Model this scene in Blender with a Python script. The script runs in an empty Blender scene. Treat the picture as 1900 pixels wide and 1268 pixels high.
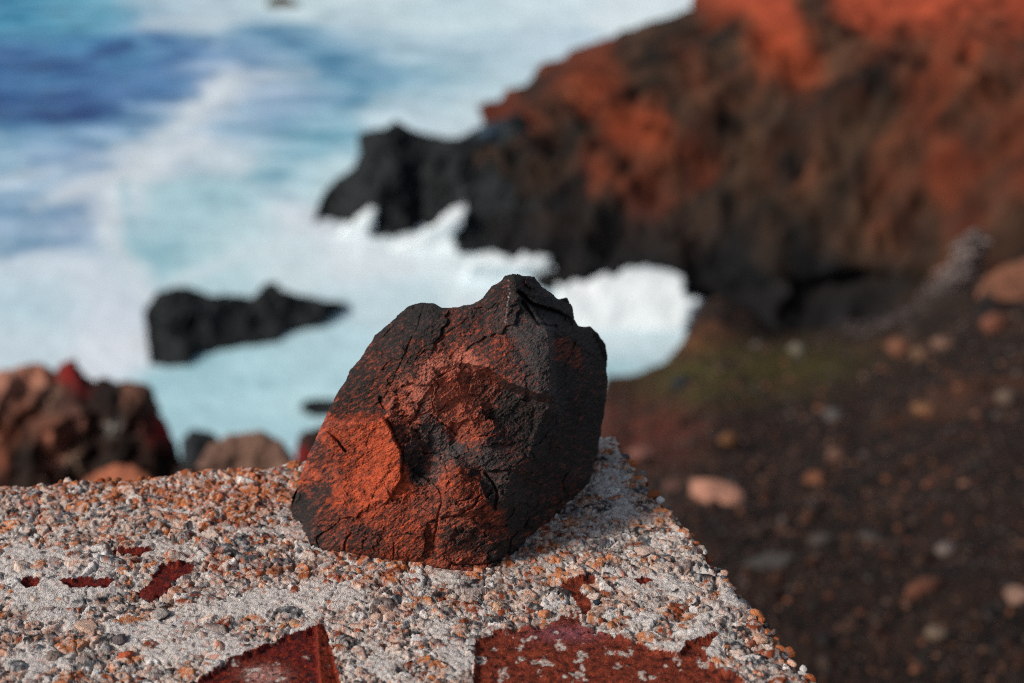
import bpy, bmesh, math, random
import numpy as np
from mathutils import Vector, geometry

# ------------------------------------------------------------------ camera, light, exposure
H = 12.0                      # eye height above the sea, metres
PITCH = math.radians(25.0)
F, CX, CY = 1900 * 50 / 36.0, 950.0, 634.0
S_, C_ = math.sin(PITCH), math.cos(PITCH)
SUN_EL, SUN_AZ = math.radians(33), math.atan2(-0.86, -0.42)
SUN_STRENGTH, SUN_ANGLE, SKY_STRENGTH, EXPOSURE = 3.4, math.radians(12), 0.09, 0.20

sc = bpy.context.scene
COL = sc.collection
cam_d = bpy.data.cameras.new("camera")
cam_d.lens, cam_d.sensor_width, cam_d.clip_start, cam_d.clip_end = 50, 36, 0.05, 20000
cam_d.dof.use_dof, cam_d.dof.focus_distance, cam_d.dof.aperture_fstop = True, 0.855, 5.4
cam = bpy.data.objects.new("camera", cam_d)
cam.location, cam.rotation_euler = (0, 0, H), (math.pi / 2 - PITCH, 0, 0)
COL.objects.link(cam)
sc.camera = cam

world = bpy.data.worlds.new("World")
sc.world = world
world.use_nodes = True
wn = world.node_tree
sky = wn.nodes.new("ShaderNodeTexSky")
sky.sky_type, sky.sun_disc = 'NISHITA', False
sky.sun_elevation, sky.sun_rotation = SUN_EL, SUN_AZ
bg = wn.nodes["Background"]
bg.inputs[1].default_value = SKY_STRENGTH
hs = wn.nodes.new('ShaderNodeHueSaturation')     # thin high cloud: a paler sky
hs.inputs['Saturation'].default_value = .5
wn.links.new(sky.outputs[0], hs.inputs['Color'])
wn.links.new(hs.outputs[0], bg.inputs[0])

sun_d = bpy.data.lights.new("sun", 'SUN')
sun_d.energy, sun_d.angle, sun_d.color = SUN_STRENGTH, SUN_ANGLE, (1.0, 0.87, 0.76)
sun = bpy.data.objects.new("sun", sun_d)
to_sun = Vector((math.sin(SUN_AZ) * math.cos(SUN_EL), math.cos(SUN_AZ) * math.cos(SUN_EL), math.sin(SUN_EL)))
sun.rotation_euler = to_sun.to_track_quat('Z', 'Y').to_euler()
sun.location = (-20, -20, 40)
COL.objects.link(sun)

sc.view_settings.view_transform = 'Standard'
sc.view_settings.look = 'None'
sc.view_settings.exposure, sc.view_settings.gamma = EXPOSURE, 1.0
sc.view_settings.use_curve_mapping = False
sc.render.engine = 'CYCLES'
sc.cycles.use_denoising = False
sc.cycles.max_bounces = 6
sc.cycles.pixel_filter_type = 'BLACKMAN_HARRIS'
sc.cycles.filter_width = 1.0

# ------------------------------------------------------------------ helpers
rng = np.random.default_rng(11)
random.seed(5)


def ray(px, py):
    px, py = np.broadcast_arrays(np.asarray(px, float), np.asarray(py, float))
    u, v = (px - CX) / F, (CY - py) / F
    return np.stack([u, C_ + S_ * v, -S_ + C_ * v], -1)


def at_y(px, py, Y):
    """point on the sight line through (px, py) at the horizontal distance Y"""
    d = ray(px, py)
    return np.array([0, 0, H]) + d * (np.asarray(Y) / d[..., 1])[..., None]


def at_z(px, py, z=0.0):
    d = ray(px, py)
    return np.array([0, 0, H]) + d * ((z - H) / d[..., 2])[..., None]


def y_sea(py, z=0.0):
    v = (CY - np.asarray(py, float)) / F
    return (H - z) * (C_ + S_ * v) / (S_ - C_ * v)


def project(P):
    x, y, z = P[..., 0], P[..., 1], P[..., 2] - H
    dep = np.maximum(y * C_ - z * S_, 1e-3)
    return CX + F * x / dep, CY - F * (y * S_ + z * C_) / dep


_perm = np.random.default_rng(3).permutation(256)
_perm = np.concatenate([_perm, _perm, _perm])
_g2 = np.stack([np.cos(np.arange(16) * np.pi / 8), np.sin(np.arange(16) * np.pi / 8)], -1)
_g3 = np.random.default_rng(9).normal(size=(64, 3))
_g3 /= np.linalg.norm(_g3, axis=1)[:, None]


def n2(x, y, seed=0):
    x, y = np.asarray(x) + seed * 17.31, np.asarray(y) + seed * 9.77
    xi, yi = np.floor(x).astype(int), np.floor(y).astype(int)
    fx, fy = x - xi, y - yi
    ux, uy = fx * fx * fx * (fx * (fx * 6 - 15) + 10), fy * fy * fy * (fy * (fy * 6 - 15) + 10)
    xi &= 255
    yi &= 255

    def c(ox, oy):
        g = _g2[_perm[_perm[xi + ox] + yi + oy] & 15]
        return g[..., 0] * (fx - ox) + g[..., 1] * (fy - oy)
    a = c(0, 0) * (1 - ux) + c(1, 0) * ux
    b = c(0, 1) * (1 - ux) + c(1, 1) * ux
    return (a * (1 - uy) + b * uy) * 1.5


def n3(P, seed=0):
    P = P + np.array([seed * 13.7, seed * 7.3, seed * 3.1])
    i = np.floor(P).astype(int)
    f = P - i
    u = f * f * f * (f * (f * 6 - 15) + 10)
    i &= 255
    out = 0
    for dx in (0, 1):
        for dy in (0, 1):
            for dz in (0, 1):
                g = _g3[_perm[_perm[_perm[i[..., 0] + dx] + i[..., 1] + dy] + i[..., 2] + dz] & 63]
                w = ((u[..., 0] if dx else 1 - u[..., 0]) * (u[..., 1] if dy else 1 - u[..., 1])
                     * (u[..., 2] if dz else 1 - u[..., 2]))
                out = out + w * (g * (f - np.array([dx, dy, dz]))).sum(-1)
    return out * 1.5


def fbm2(x, y, octv=4, seed=0, gain=.5, ridged=False):
    s, a, t = 0, 1, 0
    for k in range(octv):
        v = n2(x * 2 ** k, y * 2 ** k, seed + k * 5)
        s = s + a * ((1 - 2 * np.abs(v)) if ridged else v)
        t += a
        a *= gain
    return s / t


def fbm3(P, octv=4, seed=0, gain=.5, ridged=False):
    s, a, t = 0, 1, 0
    for k in range(octv):
        v = n3(P * 2 ** k, seed + k * 5)
        s = s + a * ((1 - 2 * np.abs(v)) if ridged else v)
        t += a
        a *= gain
    return s / t


def chips(x, y, seed=0, tilt=1.0):
    """cellular field of tilted planes: the flat breaks of a fractured stone"""
    xi, yi = np.floor(x).astype(int), np.floor(y).astype(int)
    best = np.full(x.shape, 9e9)
    val = np.zeros(x.shape)
    for ox in (-1, 0, 1):
        for oy in (-1, 0, 1):
            cx, cy = xi + ox, yi + oy
            h = _perm[(_perm[(cx + seed * 31) & 255] + cy) & 255]
            h2 = _perm[h + 57]
            h3 = _perm[h + 131]
            h4 = _perm[h2 + 77]
            dx, dy = x - (cx + h / 256.0), y - (cy + h2 / 256.0)
            d = dx * dx + dy * dy
            v = (h3 / 128.0 - 1) * .5 + tilt * ((h4 / 128.0 - 1) * dx + (_perm[h3 + 19] / 128.0 - 1) * dy)
            m = d < best
            best = np.where(m, d, best)
            val = np.where(m, v, val)
    return val


def sdf(px, py, poly):
    """signed distance to a closed polygon, positive inside"""
    P = np.asarray(poly, float)
    d = np.full(np.shape(px), 1e18)
    ins = np.zeros(np.shape(px), bool)
    for i in range(len(P)):
        a, b = P[i], P[(i + 1) % len(P)]
        e = b - a
        wx, wy = px - a[0], py - a[1]
        t = np.clip((wx * e[0] + wy * e[1]) / (e @ e + 1e-12), 0, 1)
        d = np.minimum(d, (wx - e[0] * t) ** 2 + (wy - e[1] * t) ** 2)
        if a[1] != b[1]:
            c = ((a[1] > py) != (b[1] > py)) & (px < (b[0] - a[0]) * (py - a[1]) / (b[1] - a[1]) + a[0])
            ins ^= c
    return np.where(ins, 1, -1) * np.sqrt(d)


def pdist(px, py, line):
    d = np.full(np.shape(px), 1e18)
    for a, b in zip(line[:-1], line[1:]):
        ex, ey = b[0] - a[0], b[1] - a[1]
        t = np.clip(((px - a[0]) * ex + (py - a[1]) * ey) / (ex * ex + ey * ey + 1e-12), 0, 1)
        d = np.minimum(d, np.hypot(px - a[0] - ex * t, py - a[1] - ey * t))
    return d


def lin(c):
    c = np.asarray(c, float) / 255.0
    return np.where(c <= .04045, c / 12.92, ((c + .055) / 1.055) ** 2.4)


def blend_points(px, py, pts, sig, asp=1.0, floor=1e-9):
    """smooth interpolation of the values held by scattered points"""
    P = np.array([p[:2] for p in pts], float)
    V = np.array([p[2] for p in pts], float)
    if V.ndim == 1:
        V = V[:, None]
    shp = np.shape(px)
    x, y = np.ravel(px), np.ravel(py)
    out = np.empty((len(x), V.shape[1]))
    for s in range(0, len(x), 60000):
        q = ((x[s:s + 60000, None] - P[:, 0]) / asp) ** 2 + (y[s:s + 60000, None] - P[:, 1]) ** 2
        q = q / (2 * sig * sig)
        w = np.exp(-(q - q.min(1, keepdims=True))) + floor
        out[s:s + 60000] = (w @ V) / w.sum(1, keepdims=True)
    return out.reshape(shp + (V.shape[1],))


def mix(a, b, t):
    t = np.clip(t, 0, 1)[..., None]
    return np.asarray(a) * (1 - t) + np.asarray(b) * t


def smooth01(x, a, b):
    t = np.clip((x - a) / (b - a), 0, 1)
    return t * t * (3 - 2 * t)


def mesh_np(name, V, Q, mat, col=None, parent=None, flat=False):
    """one mesh object from vertex and face arrays (quads or triangles)"""
    V, Q = np.asarray(V, np.float32), np.asarray(Q, np.int32)
    me = bpy.data.meshes.new(name)
    k = Q.shape[1]
    me.vertices.add(len(V))
    me.vertices.foreach_set('co', V.ravel())
    me.loops.add(Q.size)
    me.loops.foreach_set('vertex_index', Q.ravel())
    me.polygons.add(len(Q))
    me.polygons.foreach_set('loop_start', np.arange(0, Q.size, k, dtype=np.int32))
    me.update(calc_edges=True)
    me.polygons.foreach_set('use_smooth', np.full(len(Q), not flat))
    if col is not None:
        c = np.ones((len(V), 4), np.float32)
        c[:, :3] = col
        me.attributes.new('Col', 'FLOAT_COLOR', 'POINT').data.foreach_set('color', c.ravel())
    me.materials.append(mat)
    me.validate()
    o = bpy.data.objects.new(name, me)
    COL.objects.link(o)
    if parent is not None:
        o.parent = parent
    return o


def grid_quads(n, m):
    i = np.arange(n * m).reshape(n, m)
    return np.stack([i[:-1, :-1], i[1:, :-1], i[1:, 1:], i[:-1, 1:]], -1).reshape(-1, 4)


def tag(o, label, cat, group=None):
    o['label'], o['category'] = label, cat
    if group:
        o['group'] = group
    return o


def material(name, rough=.8, spec=.3, bump=0.0, bump_scale=200.0, vary=.3, vary_scale=60.0, base=None, detail=6):
    m = bpy.data.materials.new(name)
    m.use_nodes = True
    nt = m.node_tree
    b = nt.nodes['Principled BSDF']
    b.inputs['Roughness'].default_value = rough
    b.inputs['Specular IOR Level'].default_value = spec
    tc = nt.nodes.new('ShaderNodeTexCoord')
    nz = nt.nodes.new('ShaderNodeTexNoise')
    nz.inputs['Scale'].default_value, nz.inputs['Detail'].default_value = vary_scale, detail
    nt.links.new(tc.outputs['Object'], nz.inputs['Vector'])
    mr = nt.nodes.new('ShaderNodeMapRange')
    mr.inputs['From Min'].default_value, mr.inputs['From Max'].default_value = .3, .7
    mr.inputs['To Min'].default_value, mr.inputs['To Max'].default_value = 1 - vary, 1 + vary
    nt.links.new(nz.outputs[0], mr.inputs['Value'])
    vm = nt.nodes.new('ShaderNodeVectorMath')
    vm.operation = 'SCALE'
    if base is None:
        at = nt.nodes.new('ShaderNodeAttribute')
        at.attribute_name = 'Col'
        nt.links.new(at.outputs['Color'], vm.inputs[0])
    else:
        vm.inputs[0].default_value = base
    nt.links.new(mr.outputs[0], vm.inputs['Scale'])
    nt.links.new(vm.outputs[0], b.inputs['Base Color'])
    if bump:
        n2_ = nt.nodes.new('ShaderNodeTexNoise')
        n2_.inputs['Scale'].default_value, n2_.inputs['Detail'].default_value = bump_scale, 5
        nt.links.new(tc.outputs['Object'], n2_.inputs['Vector'])
        bp = nt.nodes.new('ShaderNodeBump')
        bp.inputs['Strength'].default_value, bp.inputs['Distance'].default_value = .9, bump
        nt.links.new(n2_.outputs[0], bp.inputs['Height'])
        nt.links.new(bp.outputs[0], b.inputs['Normal'])
    return m


M_ROCK = material('dark_iron_rock', .68, .22, .0012, 1300, .35, 900)
M_CONC = material('weathered_concrete', .9, .12, .0012, 1500, .3, 1200)
M_RED = material('red_oxide_layer', .85, .12, .001, 1400, .5, 900)
M_SEA = material('sea_water', .45, .4, .05, 3.0, .05, 1.5)
M_CLIFF = material('volcanic_cliff', .9, .1, .25, 1.6, .35, 1.3)
M_SEAROCK = material('wet_black_rock', .7, .15, .12, 3.0, .4, 2.0)
M_BOULDER = material('lichen_boulder', .9, .15, .03, 12.0, .25, 9.0)
M_GROUND = material('dark_scree', .95, .1, .03, 14.0, .4, 7.0)
M_STONE = material('loose_stone', .8, .25, .01, 40.0, .22, 25.0)
M_FOAM = material('white_surf', .95, .05, 0, 4.0, .05, 3.0)

# ------------------------------------------------------------------ sea
SEA = [(20, 20, (70, 140, 175)), (150, 60, (100, 160, 188)), (250, 100, (95, 140, 180)), (330, 78, (70, 105, 158)), (400, 40, (195, 212, 224)),
 (340, 42, (185, 208, 222)), (480, 60, (150, 180, 205)), (520, 8, (205, 225, 230)), (700, 15, (215, 230, 235)), (850, 20, (200, 222, 230)),
 (1000, 15, (215, 230, 238)), (1200, 15, (225, 235, 240)), (40, 110, (55, 95, 148)), (140, 105, (50, 90, 148)), (80, 128, (95, 140, 180)),
 (200, 140, (80, 120, 165)), (340, 160, (70, 105, 158)), (250, 165, (82, 118, 168)), (450, 100, (92, 128, 174)), (560, 90, (125, 165, 195)),
 (650, 70, (160, 190, 210)), (620, 110, (105, 148, 184)), (700, 60, (165, 195, 212)), (780, 80, (185, 208, 222)), (900, 80, (185, 210, 222)),
 (1000, 90, (195, 215, 228)), (20, 200, (45, 84, 138)), (120, 200, (45, 80, 137)), (200, 195, (50, 86, 142)), (60, 230, (105, 150, 180)),
 (270, 200, (140, 165, 195)), (400, 170, (212, 212, 220)), (480, 140, (165, 185, 210)), (560, 140, (180, 198, 216)), (530, 195, (135, 160, 195)),
 (620, 150, (118, 158, 188)), (700, 150, (128, 168, 194)), (800, 150, (150, 190, 208)), (750, 200, (195, 215, 226)), (860, 130, (170, 200, 215)),
 (950, 140, (195, 218, 228)), (850, 200, (210, 226, 234)), (100, 260, (145, 176, 208)), (20, 280, (155, 186, 210)), (200, 250, (145, 176, 206)),
 (120, 290, (106, 136, 178)), (60, 320, (170, 195, 215)), (200, 330, (195, 208, 225)), (300, 260, (165, 190, 212)), (350, 270, (192, 206, 220)),
 (450, 230, (145, 176, 203)), (420, 290, (210, 218, 226)), (580, 240, (135, 182, 203)), (530, 290, (148, 188, 207)), (640, 330, (195, 220, 229)),
 (260, 310, (215, 218, 227)), (100, 390, (158, 178, 204)), (170, 380, (182, 194, 212)), (30, 380, (145, 172, 203)), (60, 440, (152, 178, 204)),
 (140, 440, (160, 180, 206)), (220, 400, (212, 216, 228)), (240, 340, (212, 222, 230)), (400, 340, (168, 205, 216)), (350, 370, (172, 207, 217)),
 (300, 420, (172, 208, 219)), (280, 455, (158, 200, 213)), (330, 490, (165, 204, 215)), (450, 420, (192, 219, 227)), (560, 400, (218, 224, 233)),
 (500, 470, (212, 227, 233)), (700, 470, (226, 234, 240)), (900, 490, (226, 236, 241)), (100, 500, (218, 226, 236)), (20, 520, (195, 215, 228)),
 (60, 550, (190, 215, 226)), (170, 560, (218, 224, 236)), (200, 640, (226, 229, 238)), (50, 640, (207, 222, 231)), (250, 560, (205, 215, 230)),
 (400, 500, (190, 218, 226)), (600, 640, (190, 220, 230)), (450, 700, (180, 218, 228)), (350, 720, (175, 214, 224)), (400, 770, (180, 216, 226)),
 (580, 690, (185, 220, 228)), (700, 560, (207, 227, 235)), (1080, 560, (200, 218, 228)), (1180, 540, (226, 229, 238)), (1180, 620, (208, 224, 231)),
 (1150, 680, (172, 204, 214)), (1240, 600, (202, 221, 229))]
yy = np.concatenate([np.linspace(12, 70, 420), np.geomspace(70.5, 9000, 120)])
ang = np.concatenate([np.linspace(-2.2, -.5, 50), np.linspace(-.49, .35, 330), np.linspace(.36, 2.2, 50)])
SX, SY = np.meshgrid(ang, yy)
SX = SX * SY
SP = np.stack([SX, SY, np.zeros_like(SX)], -1)
px, py = project(SP)
swell = fbm2(SX / 9 + .25 * SY / 9, SY / 4.5 - .12 * SX, 3, 4)
chop = fbm2(SX / 1.6, SY / .9, 3, 8)
near = 1 - smooth01(SY, 60, 240)
SP[..., 2] = (.22 * swell + .08 * chop) * (.25 + .75 * near) * (.25 + .75 * smooth01(SY, 28, 38)) - .06
wx = 40 * n2(SX / 2.8, SY / 2.2, 2) + 18 * n2(SX / .8, SY / .8, 3)
wy = 20 * n2(SX / 2.8, SY / 2.2, 5) + 9 * n2(SX / .8, SY / .8, 6)
c = blend_points(px + wx, py + wy, SEA, 25, 1.7)
LINES = [([(430, 150), (335, 225), (262, 300), (215, 360), (200, 420), (232, 485), (300, 560)], 26, (217, 224, 231), .9), ([(234, 330), (240, 400), (264, 450), (302, 492)], 10, (152, 196, 210), .6),
 ([(0, 335), (100, 304), (230, 272), (380, 246)], 12, (196, 208, 222), .7), ([(60, 372), (160, 345), (262, 304), (385, 262)], 11, (216, 220, 227), .8), ([(60, 302), (140, 285), (190, 280)], 8, (112, 142, 182), .7),
 ([(20, 462), (120, 440), (172, 424)], 10, (130, 156, 190), .7), ([(80, 397), (145, 378)], 8, (128, 150, 188), .7), ([(0, 350), (60, 360), (90, 385)], 10, (150, 178, 205), .6), ([(0, 490), (90, 470), (200, 480)], 12, (214, 224, 234), .7),
 ([(60, 118), (150, 106), (232, 88)], 9, (42, 80, 132), .8), ([(0, 212), (120, 205), (222, 192)], 11, (42, 78, 130), .8), ([(285, 74), (350, 84), (388, 72)], 8, (58, 98, 148), .8), ([(250, 132), (330, 152), (372, 168)], 9, (62, 104, 152), .7),
 ([(420, 165), (480, 145), (590, 130)], 8, (200, 210, 220), .7), ([(265, 46), (340, 38), (455, 34)], 9, (205, 216, 224), .8), ([(560, 86), (640, 118), (740, 136)], 9, (112, 154, 184), .7), ([(600, 152), (700, 162), (810, 152)], 8, (128, 170, 196), .7),
 ([(0, 60), (80, 70), (180, 60)], 10, (88, 146, 178), .6), ([(0, 155), (90, 150), (200, 158)], 8, (60, 104, 156), .7), ([(430, 45), (520, 70), (600, 110), (680, 140)], 10, (92, 136, 172), .55), ([(480, 20), (620, 38), (800, 44), (980, 36)], 9, (214, 228, 234), .7),
 ([(640, 60), (780, 92), (900, 110)], 9, (170, 196, 214), .6), ([(450, 330), (520, 300), (590, 300)], 9, (160, 196, 210), .6), ([(330, 520), (450, 470), (560, 440)], 16, (216, 230, 236), .7)]
for ln, w, cl, a in LINES:
    d = pdist(px + .4 * wx, py + .5 * wy, ln)
    c = mix(c, cl, a * np.exp(-(d / w) ** 2))
st = fbm2(SX / 2.6 + SY * .1, SY / 1.0, 4, 12)
lum = c.mean(-1)
st = st + .8 * fbm2(SX / 4.5 - SY * .12, SY / 1.7, 3, 18) + .7 * fbm2(SX / 1.1 + SY * .1, SY / .38, 3, 15)
c = c + (st * 46 * np.clip((232 - lum) / 60, .12, 1))[..., None] * np.array([1.15, 1, .9])
wide = mix((60, 105, 152), (196, 213, 226), smooth01(fbm2(SX / 14, SY / 8, 5, 21), -.35, .35))
out = smooth01(np.maximum(np.maximum(-px - 40, px - 2000), -py - 40), 0, 240)
c = c * (1 - out[..., None]) + wide * out[..., None]
lum = c.mean(-1, keepdims=True)
deep = 1 - smooth01(lum, 110, 205)
c = lum + (.9 + .12 * deep) * (c - lum) - 8 * deep
sea = mesh_np('sea', SP.reshape(-1, 3), grid_quads(*SX.shape)[:, ::-1], M_SEA, lin(np.clip(c, 20, 245)).reshape(-1, 3) * (np.array([.93, 1.03, 1.05]) + deep.reshape(-1, 1) * [-.08, .15, .12]))
sea['kind'] = 'structure'


# ------------------------------------------------------------------ ground slope
def e_row(px):
    return np.interp(px, [-3000, 900, 1060, 1125, 1180, 1240, 1290, 1330, 1450, 1600, 1700, 1800, 1900, 2300, 3500],
                     [960, 960, 900, 702, 698, 668, 634, 622, 628, 612, 575, 522, 490, 400, 250])


YN, YF = 2.2, 22.0


def ground_row(px, Y):
    g = np.clip((1 / np.asarray(Y, float) - 1 / YF) / (1 / YN - 1 / YF), 0, 3)
    e = e_row(px)
    m = np.interp(px, [1235, 1262, 1282, 1300, 1340, 1385, 1430, 1480], [0, 14, 42, 66, 66, 48, 18, 0])
    return e + (1420 - e) * g ** 1.08 - m * smooth01(Y, 16.5, 20.5)


gy = np.concatenate([np.geomspace(.9, 22, 420)])
ga = np.concatenate([np.linspace(-2500, 1000, 60), np.linspace(1010, 1950, 420), np.linspace(1960, 3600, 60)])
GA, GY = np.meshgrid(ga, gy)
GP = at_y(GA, ground_row(GA, GY), GY)


def g_bump(x, y):
    return fbm2(x / .5, y / .5, 5, 31) * .04 * np.clip(y / 5, .15, 2.5) + fbm2(x / 2.5, y / 2.5, 2, 35) * .12 * np.clip(y / 6, .1, 1)


GP[..., 2] += g_bump(GP[..., 0], GP[..., 1])
# beyond the brow the slope falls to the sea bed
tail = GP[-1:].copy()
t2 = tail.copy()
t2[..., 1] += 1.5
t2[..., 2] = np.minimum(tail[..., 2] - 1.5, -1)
t3 = t2.copy()
t3[..., 1] += 3
t3[..., 2] = -4
GP = np.concatenate([GP, t2, t3], 0)
gpx, gpy = project(GP)
nz = fbm2(GP[..., 0] / .22, GP[..., 1] / .22, 4, 41)
nb = fbm2(GP[..., 0] / 1.4, GP[..., 1] / 1.4, 3, 44)
gc = mix((.007, .006, .0057), (.026, .0145, .0105), .5 + 1.3 * nz)
gc = mix(gc, (.085, .034, .018), smooth01(nb, .05, .5) * .6)
far_t = smooth01(GP[..., 1], 5, 15)
gc = gc * (1 + .3 * far_t)[..., None]
redish = np.exp(-((gpx - 1190) / 110) ** 2 - ((gpy - 790) / 60) ** 2)
gc = mix(gc, (.11, .026, .016), redish * .8)
tan = np.exp(-((gpx - 1300) / 70) ** 2 - ((gpy - 650) / 30) ** 2)
gc = mix(gc, (.11, .045, .018), tan * .8)
moss = np.exp(-((gpx - 1390) / 160) ** 2 - ((gpy - 692 + .10 * (gpx - 1385)) / 44) ** 2) * (1 + nb)
gc = mix(gc, (.050, .043, .010), np.clip(moss * 1.9, 0, .97))
ground = mesh_np('ground', GP.reshape(-1, 3), grid_quads(*GP.shape[:2])[:, ::-1], M_GROUND, gc.reshape(-1, 3))
ground['kind'] = 'structure'


def on_ground(px, Y):
    p = at_y(px, ground_row(px, Y), Y)
    p[..., 2] += g_bump(p[..., 0], p[..., 1])
    return p


# ------------------------------------------------------------------ headland
def catmull(a, n):
    """resample control rows along axis 0, Catmull-Rom"""
    m = len(a)
    t = np.linspace(0, m - 1, n)
    i = np.clip(np.floor(t).astype(int), 0, m - 2)
    f = (t - i).reshape((-1,) + (1,) * (a.ndim - 1))
    g = lambda k: a[np.clip(i + k, 0, m - 1)]
    p0, p1, p2, p3 = g(-1), g(0), g(1), g(2)
    return .5 * (2 * p1 + (p2 - p0) * f + (2 * p0 - 5 * p1 + 4 * p2 - p3) * f ** 2 + (3 * p1 - p0 - 3 * p2 + p3) * f ** 3)


CLIFF = [
 [(845, 470, None), (870, 380, 31.8), (880, 300, 33), (892, 258, 34.5), (897, 236, 35.5)],
 [(960, 488, None), (960, 380, 31.5), (955, 270, 33), (962, 222, 35), (968, 200, 36.5)],
 [(1030, 556, None), (1030, 380, 31), (1030, 240, 33), (1028, 185, 35.5), (1025, 145, 38)],
 [(1110, 572, None), (1110, 400, 30), (1110, 220, 33), (1110, 145, 36), (1103, 92, 40)],
 [(1220, 590, None), (1220, 400, 29.5), (1225, 190, 32.5), (1215, 110, 36.5), (1205, 52, 41)],
 [(1325, 620, None), (1325, 400, 29), (1330, 170, 32), (1325, 75, 37), (1318, 5, 43)],
 [(1420, 690, None), (1420, 420, 28), (1450, 165, 31), (1440, 50, 36), (1350, -60, 43)],
 [(1560, 700, None), (1560, 420, 27), (1580, 150, 30), (1570, 40, 35), (1480, -100, 43)],
 [(1720, 660, 24), (1720, 420, 26), (1740, 150, 29), (1740, 30, 33), (1700, -130, 40)],
 [(1900, 640, 22.2), (1900, 380, 24.5), (1900, 150, 28), (1900, 20, 32), (1920, -150, 38)],
 [(2250, 640, 21), (2250, 380, 22.5), (2250, 120, 26), (2250, -10, 30), (2250, -180, 36)],
 [(2800, 600, 18), (2800, 350, 20), (2800, 60, 24), (2800, -60, 28), (2800, -220, 34)]]
cols = []
for cc in CLIFF:
    rows = []
    for (x, y, Y) in cc:
        rows.append(at_z(x, y, -.3) if Y is None else at_y(x, y, Y))
    foot = rows[0] + np.array([0, -.6, -2.0])
    back = rows[-1] + np.array([-.5, 7, 0])
    back[2] = -2
    mid = rows[-1] + np.array([-.2, 3.2, 0])
    mid[2] = rows[-1][2] * .6
    cols.append([foot] + rows + [mid, back])
A = np.array(cols)
A = catmull(A, 420)
A = np.swapaxes(catmull(np.swapaxes(A, 0, 1), 230), 0, 1)
du = np.gradient(A, axis=0)
dv = np.gradient(A, axis=1)
N = np.cross(du, dv)
N /= np.linalg.norm(N, axis=-1)[..., None] + 1e-9
N *= np.sign((N * (np.array([0, 0, H]) - A)).sum(-1))[..., None]
Q3 = A * np.array([1, 1, .62])
crag = 1.2 * fbm3(Q3 / 2.2, 6, 3, .6, True) - .4
crag2 = n3(A / 5.5, 14)
gul = 1.5 * (fbm3(A * np.array([.6, .6, .12]), 4, 25, .5, True) - .4)
vv_ = np.linspace(0, 7, A.shape[1])[None, :]
fade = 1 - .9 * np.exp(-((vv_ - 5) / 1.2) ** 2) * np.ones(A.shape[:2])
A2 = A + N * ((.55 * crag + .5 * crag2 + .55 * gul) * fade)[..., None]
cpx, cpy = project(A)
NH = N * np.array([1, 1, 0])
A2 = A2 - NH * (1.9 * np.exp(-((cpx - 1490) / 150) ** 2 - ((cpy - 555) / 45) ** 2))[..., None]
OR = [(1000, 170, .25), (955, 228, .9), (1040, 160, .65), (1000, 260, .35), (1100, 150, .7), (1170, 170, .35), (1130, 190, .8), (1200, 240, .9), (1170, 260, .95),
 (1120, 330, 1.0), (1190, 340, .8), (1060, 260, .12), (1150, 290, .05), (1060, 330, .1), (1140, 390, .25), (1030, 420, 0), (950, 330, 0), (880, 300, 0), (900, 430, 0),
 (1250, 60, .1), (1210, 110, .15), (1250, 160, .05), (1270, 100, .6), (1290, 140, .8), (1330, 100, .05), (1370, 80, .1), (1290, 200, .3), (1240, 300, .5), (1280, 300, .55),
 (1350, 30, .95), (1420, 15, 1.1), (1450, 60, 1.1), (1430, 110, 1.15), (1480, 125, 1), (1530, 90, .35), (1510, 15, .25), (1590, 30, .9), (1650, 60, .9), (1700, 10, 1), (1800, 15, 1),
 (1880, 20, .9), (1600, 110, .45), (1570, 140, .2), (1680, 85, .5), (1750, 110, .5), (1820, 45, .3), (1870, 70, .7), (1780, 100, .8), (1860, 110, .4), (1680, 120, .45),
 (1400, 170, .3), (1500, 170, .4), (1600, 180, .4), (1760, 150, .9), (1730, 220, .75), (1820, 180, .6), (1880, 250, .55), (1700, 180, .4), (1640, 200, .25), (1350, 200, .35),
 (1420, 240, .12), (1450, 300, .35), (1500, 330, .4), (1560, 260, .3), (1590, 280, .05), (1640, 310, .5), (1640, 410, .5), (1700, 300, .4), (1780, 330, .65), (1800, 250, .3), (1880, 350, .5),
 (1350, 350, .15), (1300, 400, .05), (1400, 420, .08), (1500, 430, .1), (1560, 430, .1), (1700, 430, .3), (1800, 430, .4), (1880, 430, .3), (1250, 450, 0), (1350, 520, 0), (1500, 530, 0), (1600, 520, .1), (1100, 480, 0)]
wz = 20 * n3(A / 1.2, 51) + 10 * n3(A / .5, 53)
wz2 = 20 * n3(A / 1.2, 52) + 10 * n3(A / .5, 54)
o_ = blend_points(cpx + wz, cpy + wz2, OR, 30)[..., 0]
grain = .6 * fbm3(A / .7, 4, 60) + .9 * fbm3(A * np.array([1.3, 1.3, .22]), 4, 62) * (cpy > 130)
o_ = o_ + .3 * grain * np.clip(o_ * 3, .2, 1)
base = mix((.009, .0085, .008), (.070, .038, .023), .4 + 1.2 * fbm3(A / 1.1, 4, 66))
cc_ = mix(base, (.20, .038, .014), smooth01(o_, .2, 1.2))
topred = smooth01(-cpy + .12 * (cpx - 1300), -120, 20) * smooth01(cpx, 1260, 1420)
cc_ = mix(cc_, np.array([.29, .055, .028]), topred * smooth01(o_, .4, 1.1) * .8)
wet = smooth01(A2[..., 2] + .5 * grain, 2.6, .3) * (1 - smooth01(cpx, 1640, 1760))
cc_ = mix(cc_, (.008, .0095, .011), wet * .93)
cliff = mesh_np('cliff', A2.reshape(-1, 3), grid_quads(*A.shape[:2]), M_CLIFF, cc_.reshape(-1, 3))
cliff['kind'] = 'structure'


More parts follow.
